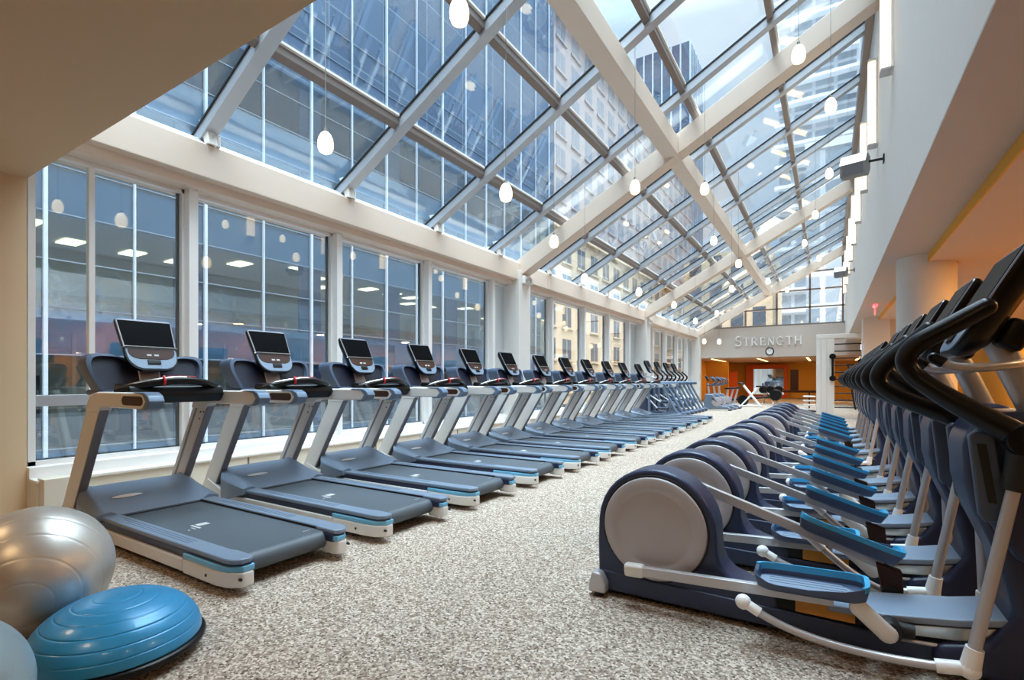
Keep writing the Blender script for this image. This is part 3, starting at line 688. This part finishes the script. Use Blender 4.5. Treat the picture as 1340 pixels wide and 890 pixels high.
EX = {'E': [[(1, 0), (0, 0), (0, 1), (1, 1)], [(0, .5), (.8, .5)]], 'X': [[(0, 0), (1, 1)], [(0, 1), (1, 0)]], 'I': [[(.5, 0), (.5, 1)]], 'T': [[(0, 1), (1, 1)], [(.5, 0), (.5, 1)]]}
for sd in (-1, 1):
    for k, ch in enumerate('EXIT'):
        for st in EX[ch]:
            stroke(g, [(a*.045+k*.068, b*.13) for a, b in st], .013, lambda v, s: (sd*(.008+.004*s), -sd*(v.x-.125), -.23+v.y))
g.build('exit_letters', 'exit', t)

# ------------------------------------------------------------------ end wall: lettering and clock
H = .42
def serif_letter(ch):
    """strokes of a roman capital in a unit box, thick stems, thin bars and serifs: list of (points, width)"""
    T, t_ = .13, .065
    arc = lambda cx, cy, rx, ry, a0, a1, n=12: [(cx+rx*math.cos(math.radians(a0+(a1-a0)*i/n)), cy+ry*math.sin(math.radians(a0+(a1-a0)*i/n))) for i in range(n+1)]
    sf = lambda x, y, w=.13: ([(x-w, y), (x+w, y)], .045)
    if ch == 'S': return [(arc(.36, .745, .25, .225, 40, 270)+arc(.36, .27, .28, .245, 90, -145), .1), ([(.57, .98), (.57, .78)], .04), ([(.09, .22), (.09, .0)], .04)], .72
    if ch == 'T': return [([(.4, 0), (.4, .97)], T), ([(.03, .97), (.77, .97)], t_), ([(.03, .99), (.03, .8)], .045), ([(.77, .99), (.77, .8)], .045), sf(.4, .02, .16)], .82
    if ch == 'R': return [([(.2, 0), (.2, .97)], T), ([(.2, .97), (.42, .97)]+arc(.42, .735, .24, .235, 90, -90)+[(.2, .5)], .085), ([(.42, .5), (.82, .02)], T), sf(.2, .02), sf(.12, .98, .09), sf(.82, .02, .09)], .92
    if ch == 'E': return [([(.2, 0), (.2, .97)], T), ([(.1, .97), (.68, .97)], t_), ([(.2, .51), (.55, .51)], t_), ([(.1, .03), (.72, .03)], t_), ([(.68, .99), (.68, .8)], .045), ([(.72, 0), (.72, .22)], .045), ([(.55, .6), (.55, .42)], .045)], .8
    if ch == 'N': return [([(.17, 0), (.17, .97)], .07), ([(.14, .97), (.78, .02)], T), ([(.8, 0), (.8, .97)], .07), sf(.17, .02), sf(.8, .97), sf(.1, .97, .1)], .98
    if ch == 'G': return [(arc(.47, .49, .4, .47, 45, 335, 20), .1), ([(.78, .02), (.78, .42)], .12), ([(.62, .42), (.92, .42)], .045), ([(.76, .97), (.76, .74)], .04)], .98
    if ch == 'H': return [([(.17, 0), (.17, .97)], T), ([(.78, 0), (.78, .97)], T), ([(.17, .51), (.78, .51)], t_), sf(.17, .02), sf(.17, .97), sf(.78, .02), sf(.78, .97)], .96
x = 0; lay = []
for i, ch in enumerate('STRENGTH'):
    st, w = serif_letter(ch); k = 1.22 if i == 0 else 1.0
    lay.append((x, k, st)); x += (w+.14)*k
W = x-.14; SX = 3.12/(W*H)
t = thing('wall_lettering', 'raised white capital letters spelling STRENGTH on the end wall', 'sign', (-2.66, YE, 3.02))
for (x0, k, st) in lay:
    g = MB()
    for pts, w in st:
        stroke(g, [((x0+a*k-W/2)*H*SX, b*k*H) for a, b in pts], w*H*1.1, lambda v, s: (v.x, -.02-.05*s, v.y))
    g.build('letter', 'chalk', t)
t = thing('wall_clock', 'round white wall clock with black rim under the lettering', 'clock', (-2.56, YE-.001, 2.70))
MB().lathe([(.001, 0), (.17, 0), (.17, .02), (.001, .022)], axis=(0, -1, 0), n=36).build('clock_face', 'badge', t)
MB().tube([(.18*math.cos(a), -.025, .18*math.sin(a)) for a in [PI*k/18 for k in range(36)]], .026, 10, 1, closed=True).build('rim', 'black', t)
MB().box((-.04, -.027, .03), (.012, .004, .1), 0, (0, -.9, 0)).box((.03, -.03, .05), (.009, .004, .14), 0, (0, .6, 0)).build('clock_hands', 'black', t)

# ------------------------------------------------------------------ white wall-bar rack
t = thing('exercise_rack', 'tall white frame with black wall bars beyond the elliptical trainers', 'exercise rack', (-.35, 20, 0))
MB().span((0, 0, 0), (.52, .5, 2.72), .012).build('side_panel', 'white', t)
MB().span((0, -.01, 2.6), (1.7, .5, 2.75), .012).build('top_beam', 'white', t)
for k in range(2): MB().span((.13+.17*k, -.006, .05), (.14+.17*k, .001, 2.6)).build('panel_joint', 'silver', t)
for k in range(10):
    MB().cyl((.52, .12, .3+.235*k), (1.45, .12, .3+.235*k), .02, 10).build('rung', 'black', t)
MB().span((1.42, .06, 0), (1.5, .2, 2.6), .01).build('rung_post', 'black', t)
MB().span((1.5, .0, 0), (1.7, .5, 2.6), .01).build('side_panel', 'white', t)
t = thing('mounted_training_bar', 'black bar with round ends mounted on the front edge of the white rack', 'training handle', (.12, 19.9, 0))
MB().cyl((0, 0, 1.32), (0, 0, 1.98), .035, 12).build('bar', 'black', t)
for z in (1.27, 2.0): MB().cyl((0, -.04, z), (0, .07, z), .095, 20, .015).build('end_disc', 'black', t)
t = thing('hanging_rope', 'black ropes hanging in the white rack', 'training rope', (.55, 19.86, 0))
MB().tube([(0, .1, 1.75), (.06, .04, 1.2), (.14, .02, .6), (.2, .0, .25)], .028, 8).build('strand', 'rubber', t)
MB().tube([(.14, .1, 1.75), (.17, .04, 1.2), (.22, .02, .6), (.3, .0, .2)], .028, 8).build('strand', 'rubber', t)
t = thing('boxing_gloves_stand', 'black and grey gear bundle standing on the rungs of the white rack', 'training gear', (.95, 19.95, 1.62))
MB().span((-.14, -.1, -.25), (.16, .1, .28), .05).build('bag', 'black', t); MB().ball((.05, -.05, .33), (.13, .1, .1)).build('roll', 'silver', t)
t = thing('kettlebell', 'black kettlebell standing at the foot of the white rack', 'kettlebell', (1.2, 19.7, 0))
MB().ball((0, 0, .13), (.13, .13, .13)).build('bell', 'black', t); MB().tube([(-.08, 0, .22), (-.09, 0, .31), (0, 0, .36), (.09, 0, .31), (.08, 0, .22)], .018, 8).build('handle', 'black', t)

# ------------------------------------------------------------------ cross trainers after the treadmills
def make_cross(loc, label):
    t = thing('cross_trainer', label, 'cross trainer', loc, 0, 'cross trainers at the end of the window row')
    T = Matrix.Translation((4.9, 0, 0))
    def B(mb, n, m, p=t, sh=.6): return mb.xf(T).build(n, m, p, sh)
    B(MB().span((-5.6, -.32, .02), (-5.0, .32, .14), .03).span((-5.1, -.12, .02), (-4.1, .12, .1), .02), 'base', 'slate_dark')
    for s in (-1, 1): B(MB().span((-4.25, s*.3-.09, .02), (-3.95, s*.3+.09, .15), .04).span((-4.9, s*.3-.04, .03), (-4.1, s*.3+.04, .09), .01), 'foot_pod', 'slate_dark')
    B(MB().prism([(-5.6, .12), (-5.05, .12), (-5.2, 1.1), (-5.5, 1.1)], -.2, .2, 'y', .05), 'tower', 'navy')
    for s in (-1, 1):
        B(MB().tube([(-5.0, s*.3, .1), (-5.02, s*.3, 1.1)], .04, 12, smooth=False), 'front_post', 'arm_blue')
        B(MB().tube([(-4.08, s*.3, .12), (-4.62, s*.3, 1.12)], .04, 12, smooth=False), 'rear_leg', 'arm_blue')
        B(MB().span((-5.35, s*.3-.045, 1.05), (-4.35, s*.3+.045, 1.17), .04), 'side_rail', 'arm_blue')
        B(MB().tube([(-5.2, s*.2, .75), (-4.7, s*.2, .35+.1*s), (-4.45, s*.2, .38+.1*s)], .025, 8), 'link', 'silver')
        B(MB().span((-4.75, s*.2-.08, .36+.1*s), (-4.38, s*.2+.08, .43+.1*s), .03), 'pedal', 'navy')
        B(MB().tube([(-5.2, s*.28, 1.0), (-4.85, s*.3, 1.15), (-4.72, s*.29, 1.32), (-4.82, s*.27, 1.45), (-4.92, s*.26, 1.54)], .03, 10), 'handle', 'black')
        B(MB().tube([(-4.5, s*.22, .2), (-4.35, s*.22, .5)], .05, 10, smooth=False), 'damper', 'slate')
    B(MB().tube([(-5.3, 0, 1.05), (-5.2, 0, 1.45)], .04, 10, smooth=False), 'console_post', 'silver')
    B(MB().tube([(-4.85, -.22, 1.28), (-5.1, -.12, 1.33), (-5.2, 0, 1.34), (-5.1, .12, 1.33), (-4.85, .22, 1.28)], .018, 8), 'fixed_handlebar', 'silver')
    console(t, T @ frame((-5.0, 0, 1.45), (-.42, 0, .9), (.9, 0, .42)))
    return t
ct = None
for i, y in enumerate((16.85, 18.0, 19.15, 20.3)):
    lab = 'blue-grey cross trainer with tall black console, %s after the last treadmill' % ORD[i]
    if ct is None: ct = make_cross((-4.9, y, 0), lab)
    else: dup(ct, (-4.9, y, 0), lab)

def make_bike(loc, label):
    t = thing('exercise_bike', label, 'exercise bike', loc, 0, 'upright exercise bikes beyond the cross trainers')
    B = lambda mb, n, m, p=t, sh=.6: mb.build(n, m, p, sh)
    for x in (-.45, .5): B(MB().span((x-.05, -.26, .0), (x+.05, .26, .08), .025), 'foot_bar', 'slate_dark')
    B(MB().prism([(-.5, .06), (.5, .06), (.42, .16), (.1, .2), (-.15, .62), (-.45, .66), (-.5, .3)], -.09, .09, 'y', .03), 'body', 'slate')
    B(MB().lathe([(.001, -.02), (.17, -.02), (.19, 0), (.17, .02), (.001, .02)], (.0, -.1, .34), (0, 1, 0), 28), 'crank_disc', 'disc')
    for s in (-1, 1): B(MB().cyl((.0, s*.11, .34), (.12*s, s*.13, .34-.12*s), .014).span((.12*s-.05, s*.14-.03, .33-.12*s), (.12*s+.05, s*.14+.05, .36-.12*s), .008), 'pedal_arm', 'black')
    B(MB().tube([(.25, 0, .15), (.42, 0, .85)], .035, 12, smooth=False), 'seat_post', 'silver')
    B(MB().prism([(.28, -.05), (.5, -.13), (.56, 0), (.5, .13), (.28, .05)], .85, .92, 'z', .025), 'seat', 'black')
    B(MB().tube([(-.3, 0, .6), (-.36, 0, 1.1)], .04, 12, smooth=False), 'front_post', 'silver')
    for s in (-1, 1): B(MB().tube([(-.36, s*.03, 1.0), (-.2, s*.2, 1.02), (-.02, s*.22, 1.12), (-.06, s*.2, 1.25), (-.25, s*.12, 1.32)], .024, 10), 'handlebar', 'slate_dark')
    B(MB().box((-.38, 0, 1.28), (.06, .3, .26), .03, (0, -.5, 0)), 'console', 'black')
    return t
bk = None
for i, (x, y) in enumerate(((-3.8, 21.7), (-3.75, 22.6), (-3.7, 23.5))):
    lab = 'grey upright exercise bike, %s of three beyond the cross trainers' % ORD[i]
    if bk is None: bk = make_bike((x, y, 0), lab)
    else: dup(bk, (x, y, 0), lab)
# spin bike, glute bench, rower, weight bench and plate tree in the strength room
t = thing('spin_bike', 'white spin bike with black flywheel at the edge of the strength room', 'spin bike', (-3.0, 25.2, 0))
for x in (-.4, .45): MB().span((x-.04, -.25, 0), (x+.04, .25, .07), .02).build('foot_bar', 'silver_white', t)
MB().tube([(-.4, 0, .06), (.45, 0, .06)], .04, 10, smooth=False).tube([(.4, 0, .06), (-.28, 0, .98)], .05, 10, smooth=False).tube([(-.38, 0, .06), (.35, 0, .9)], .045, 10, smooth=False).build('frame', 'badge', t)
MB().lathe([(.001, -.02), (.2, -.03), (.23, -.03), (.23, .03), (.2, .03), (.001, .02)], (-.3, 0, .3), (0, 1, 0), 30).build('flywheel', 'black', t)
MB().prism([(.22, -.05), (.42, -.12), (.48, 0), (.42, .12), (.22, .05)], .9, .97, 'z', .025).build('saddle', 'black', t)
MB().tube([(-.28, -.22, 1.08), (-.5, -.2, 1.1), (-.3, 0, 1.0), (-.5, .2, 1.1), (-.28, .22, 1.08)], .02, 8).build('handlebar', 'black', t)
t = thing('rowing_machine', 'black rowing machine with a long sloping rail, beside the spin bike', 'rowing machine', (-3.4, 27.4, 0))
MB().tube([(-.9, 0, .22), (1.1, 0, .42)], .05, 10, smooth=False).build('rail', 'black', t)
MB().cyl((1.25, -.13, .5), (1.25, .13, .5), .27, 26, .04).build('flywheel_cage', 'black', t)
MB().span((-.45, -.15, .32), (-.15, .15, .4), .03).build('seat', 'black', t)
for x in (-.85, 1.15):
    for y in (-.22, .22): MB().tube([(x, 0, .3), (x, y, .02)], .02, 8, smooth=False).build('leg', 'steel', t)
MB().tube([(.95, 0, .45), (.7, 0, .95)], .025, 8, smooth=False).box((.7, 0, 1.0), (.05, .2, .16), .02).build('monitor_arm', 'black', t)
t = thing('roller_bench', 'bench with big round black pads before the mirror', 'padded bench', (-2.5, 29.9, 0))
for k in range(3): MB().cyl((-.42+.36*k, -.3, .72), (-.42+.36*k, .3, .72), .2, 24, .05).build('pad', 'black', t)
for x in (-.35, .25):
    for y in (-.24, .24): MB().tube([(x, y, .6), (x-.05, y*1.1, .03), (x-.2, y*1.1, .02)], .025, 8).build('leg', 'steel', t)
t = thing('weight_bench', 'dark weight bench with upright back pad, at the back of the strength room', 'weight bench', (-1.55, 34.0, 0))
MB().span((-1.3, -.16, .5), (1.2, .16, .62), .03).build('seat_pad', 'panel_brown', t)
MB().box((-.15, .2, 1.2), (.42, .1, 1.3), .03).build('back_pad', 'panel_brown', t)
for x in (-1.1, 1.0): MB().span((x-.03, -.25, 0), (x+.03, .25, .05)).span((x-.03, -.03, .04), (x+.03, .03, .51)).build('leg', 'black', t)
t = thing('plate_tree', 'black post holding a stack of white weight plates beside the white rack', 'weight rack', (-.62, 22.5, 0))
MB().span((-.3, -.25, 0), (.3, .25, .05), .01).build('stand', 'black', t); MB().cyl((0, 0, .05), (0, 0, .8), .022, 10).build('post', 'black', t)
for i, z in enumerate((.08, .24, .40, .56)):
    tag(MB().lathe([(.03, -.028), (.2, -.028), (.215, -.015), (.215, .015), (.2, .028), (.03, .028)], n=28, closed=True).build('weight_plate', 'badge', loc=(-.62, 22.5, z+.03)),
        'white weight plate on the black post beside the white rack, %s from the floor' % ORD[i], 'weight plate', 'white plates stacked on the post')
# ------------------------------------------------------------------ city outside
M['tower_glass'] = facade_mat('office_curtain_wall', (66, 82, 104), (80, 98, 120), (104, 118, 132), 3.1, 1.95, 0, .16, .04)
M['spandrel'] = paint('blue_grey_spandrel', (150, 174, 188), .3, var=.05, scale=.5)
M['fin'] = paint('white_fin', (182, 192, 204), .45)
M['stone'] = facade_mat('sandstone_facade', (206, 180, 148), (206, 180, 148), (206, 182, 150), 3.4, 3.4, 0, .85, .02)
M['stone_plain'] = paint('sandstone_trim', (214, 190, 158), .85, var=.08, scale=.8)
M['dark_pane'] = paint('dark_window_pane', (88, 94, 104), .15, var=.2, scale=.4)
M['tower_b'] = facade_mat('pale_tower_facade', (176, 184, 192), (140, 152, 164), (212, 216, 220), 3.0, 3.3, 0, .3, .25, 'xz')
M['slab'] = paint('white_balcony_slab', (236, 238, 240), .6)
M['asphalt'] = paint('street_asphalt', (110, 112, 116), .9, var=.15, scale=1)
M['office_in'] = paint('office_interior', (196, 196, 196), .8)
M['tower_pane'] = pane_glass('tower_pane', (.60, .72, .80), .10, .6, 3)

struct(MB().span((-80, -60, -4.4), (60, 200, -4.2)), 'street_ground', 'asphalt')
# office tower across the street: lower floors with glazed, lit rooms, tall gridded wall above
XA = -18.0
t = thing('office_tower', 'blue-grey glass office tower with white vertical fins across the street', 'office tower', (XA, 8, -4.2))
def L(x, y, z): return (x-XA, y-8, z+4.2)
MB().span(L(-34, -22, 13.2), L(XA-.02, 35, 70)).build('upper_wall', 'tower_glass', t)
MB().span(L(-34, -22, -4.2), L(-25.0, 35, 13.2)).build('core_wall', 'office_in', t)
for k, z in enumerate((-1.3, 2.6, 6.5, 10.4)):
    MB().span(L(-26, -22, z-.3), L(XA-.15, 35, z)).build('floor_slab', 'office_in', t)
    MB().span(L(XA-.1, -22, z-.75), L(XA-.02, 35, z+.55)).build('spandrel', 'spandrel', t)
MB().span(L(XA-.01, -22, -4.2), L(XA, 35, 13.2)).build('glazing', 'tower_pane', t)
fy = [-20+2.08*k for k in range(27)]
for k, y in enumerate(fy):
    w = .05 if k % 2 else .09
    MB().span(L(XA, y-w/2, -4.2), L(XA+.1, y+w/2, 70)).build('fin', 'fin', t)
for k in range(7):
    y = -1+4.6*k
    MB().span(L(XA-.15, y, -4), L(XA-.14+.1, y+1.0, 13)).build('pier', 'tower_glass', t)
for k in range(16): MB().span(L(XA, -22, -3.3+1.3*k), L(XA+.03, 35, -3.265+1.3*k)).build('transom', 'transom', t)
random.seed(3)
for z in (2.28, 6.18, 10.08):
    for k in range(24):
        y = -2+1.75*k+random.uniform(-.2, .2); x = random.choice((-19.2, -20.8, -22.6))
        if random.random() < .8: MB().span(L(x-1.0, y, z-.03), L(x, y+.6, z-.01)).build('ceiling_lamp', 'troffer', t)
    for k in range(9):
        y = 1+4.1*k+random.uniform(-.8, .8)
        MB().span(L(-24.9, y, z-3.2), L(-24.6, y+random.uniform(.8, 2), z-.9)).build('office_partition', random.choice(('office_in', 'stone_plain', 'spandrel', 'dark_pane')), t)
# street-side sandstone block
t = thing('stone_building', 'sandstone building with paired windows down the street', 'building', (-20, 60, -4.2))
M['stone_grey'] = paint('hazed_stone', (172, 160, 158), .85, var=.12, scale=.5)  # distance haze put into the grey, low-contrast stone colour
M['grey_pane'] = paint('hazed_window_pane', (140, 142, 150), .2, var=.1, scale=.4)  # panes paled for the same haze
MB().span((-14, -23.5, 0), (0, 34, 19)).build('lower_facade', 'stone_plain', t)
MB().span((-14, -23.2, 19), (-.6, 33.6, 39)).build('upper_facade', 'stone_grey', t)
MB().span((-14, -24, 38.4), (.3, 34.3, 39.6), .1).build('cornice', 'stone_grey', t)
MB().span((-14, -23.8, 18.6), (.35, 34.2, 19.2)).build('belt_course', 'stone_plain', t)
for nm, mt_, r0, r1, xo in (('window_pane', 'dark_pane', 0, 6, 0), ('upper_window_pane', 'grey_pane', 6, 13, -.6)):
    pn, sl = MB(), MB()
    for r in range(r0, r1):
        for k in range(18):
            for q in (0, 1): pn.span((-.2+xo, -22.6+3.15*k+.95*q, 1.5+2.9*r), (.02+xo, -21.8+3.15*k+.95*q, 3.3+2.9*r))
            sl.span((xo, -22.8+3.15*k, 1.3+2.9*r), (.14+xo, -20.6+3.15*k, 1.48+2.9*r))
    pn.build(nm, mt_, t); sl.build('sill_course', 'stone_plain' if xo == 0 else 'stone_grey', t)
# towers beyond the end of the hall
t = thing('balcony_tower', 'tall tower with white balcony slabs beyond the top of the skylight', 'apartment tower', (1, 96, -4.2))
MB().span((-8, 0, 0), (14, 20, 110)).build('shaft', 'tower_b', t)
sb = MB()
for k in range(31): sb.span((-8.6, -1.5, 3+3.4*k), (3, 0, 3.5+3.4*k))
sb.build('balcony_slab', 'slab', t)
t = thing('slender_tower', 'slim blue glass tower rising behind the sandstone building', 'office tower', (-31, 118, -4.2))
MB().span((-6, -6, 0), (6, 6, 78)).build('shaft', 'tower_glass', t)
fn = MB()
for k in range(7): fn.span((-6+2*k-.15, -6.2, 0), (-6+2*k+.15, -6, 78)).span((6, -6+2*k-.15, 0), (6.2, -6+2*k+.15, 78))
fn.build('fin', 'fin', t)
t = thing('pale_block', 'pale stone block seen through the clerestory window', 'building', (-10.5, 66, -4.2))
MB().span((-5, 0, 0), (5, 14, 21)).build('facade', 'stone_plain', t)
pn = MB()
for r in range(6):
    for k in range(4): pn.span((-4.3+2.4*k, -.05, 2+3.3*r), (-2.9+2.4*k, .2, 4.2+3.3*r))
pn.build('window_pane', 'dark_pane', t)
t = thing('grey_block', 'grey gridded office block behind the clerestory window', 'building', (2.5, 62, -4.2))
MB().span((-4.5, 0, 0), (6, 10, 30)).build('facade', 'tower_b', t)
MB().span((-4.6, -.1, 29.6), (6.1, 10.1, 30.4)).build('parapet', 'slab', t)

# ------------------------------------------------------------------ light
def area(name, loc, size, power, rgb, rot=(0, 0, 0), sy=None, spread=PI):
    l = bpy.data.lights.new(name, 'AREA'); l.energy = power; l.color = srgb(*rgb)[:3]; l.size = size; l.spread = spread
    if sy: l.shape = 'RECTANGLE'; l.size_y = sy
    else: l.shape = 'DISK'
    o = bpy.data.objects.new(name, l); C.objects.link(o); o.location = loc; o.rotation_euler = rot; return o
WARM = (255, 214, 160)
DAY = (255, 240, 222)
# fill lamps added under the low ceiling round the camera; recessed downlights in the aisle behind the trainers
for i, (x, y) in enumerate(((-4.6, -.6), (-2.0, -1.2), (.8, -1.6), (3.2, .2))):
    area('fill_near', (x, y, 3.05), 0.5, 16, WARM)
for i, y in enumerate((4.0, 8.0, 12.5, 17, 22)):
    area('downlight_aisle', (3.6, y, 2.92), .3, 70, WARM)
area('column_tint_lamp', (2.5, 8.7, 2.92), .25, 20, (255, 165, 60))  # orange lamp added to tint the aisle side of the column
for i, y in enumerate((6.5, 10.5, 14.5)):
    area('wall_washer', (4.75, y, 2.9), .2, 26, (255, 186, 90))
for i, (x, y) in enumerate(((-4, 35), (0, 35), (-2, 31.5), (3, 34))):
    area('downlight_strength', (x, y, 2.42), .3, 45, WARM)

w = bpy.data.worlds.new('world'); bpy.context.scene.world = w; w.use_nodes = True
n, l = w.node_tree.nodes, w.node_tree.links
bg = n['Background']
tc = n.new('ShaderNodeTexCoord'); sp = n.new('ShaderNodeSeparateXYZ')
nz = n.new('ShaderNodeTexNoise'); nz.inputs['Scale'].default_value = 2.6; nz.inputs['Detail'].default_value = 7; nz.inputs['Roughness'].default_value = .58
cr = n.new('ShaderNodeValToRGB'); e = cr.color_ramp.elements
e[0].position = .40; e[0].color = (.62, .78, .93, 1); e[1].position = .56; e[1].color = (1, 1, 1, 1)
el_ = n.new('ShaderNodeValToRGB'); e2 = el_.color_ramp.elements
e2[0].position = .0; e2[0].color = (.40, .40, .41, 1); e2[1].position = 1; e2[1].color = (12.6, 12.0, 11.2, 1)
x2 = el_.color_ramp.elements.new(.56); x2.color = (.50, .50, .51, 1)
x3 = el_.color_ramp.elements.new(.68); x3.color = (1.9, 1.88, 1.85, 1)
mu = n.new('ShaderNodeMix'); mu.data_type = 'RGBA'; mu.blend_type = 'MULTIPLY'; mu.inputs['Factor'].default_value = 1; mu.clamp_result = False
l.new(tc.outputs['Generated'], nz.inputs['Vector']); l.new(tc.outputs['Generated'], sp.inputs[0])
l.new(nz.outputs['Fac'], cr.inputs['Fac']); l.new(sp.outputs['Z'], el_.inputs['Fac'])
l.new(cr.outputs['Color'], mu.inputs['A']); l.new(el_.outputs['Color'], mu.inputs['B'])
l.new(mu.outputs['Result'], bg.inputs['Color']); bg.inputs['Strength'].default_value = 2.6

sc = bpy.context.scene
sc.view_settings.view_transform = 'Standard'; sc.view_settings.look = 'None'
sc.view_settings.gamma = 1; sc.view_settings.use_curve_mapping = False; sc.view_settings.exposure = .06
sc.cycles.use_denoising = True
sc.cycles.max_bounces = 10; sc.cycles.diffuse_bounces = 5; sc.cycles.glossy_bounces = 4; sc.cycles.transparent_max_bounces = 16
sc.cycles.sample_clamp_indirect = 6; sc.cycles.caustics_reflective = False; sc.cycles.caustics_refractive = False
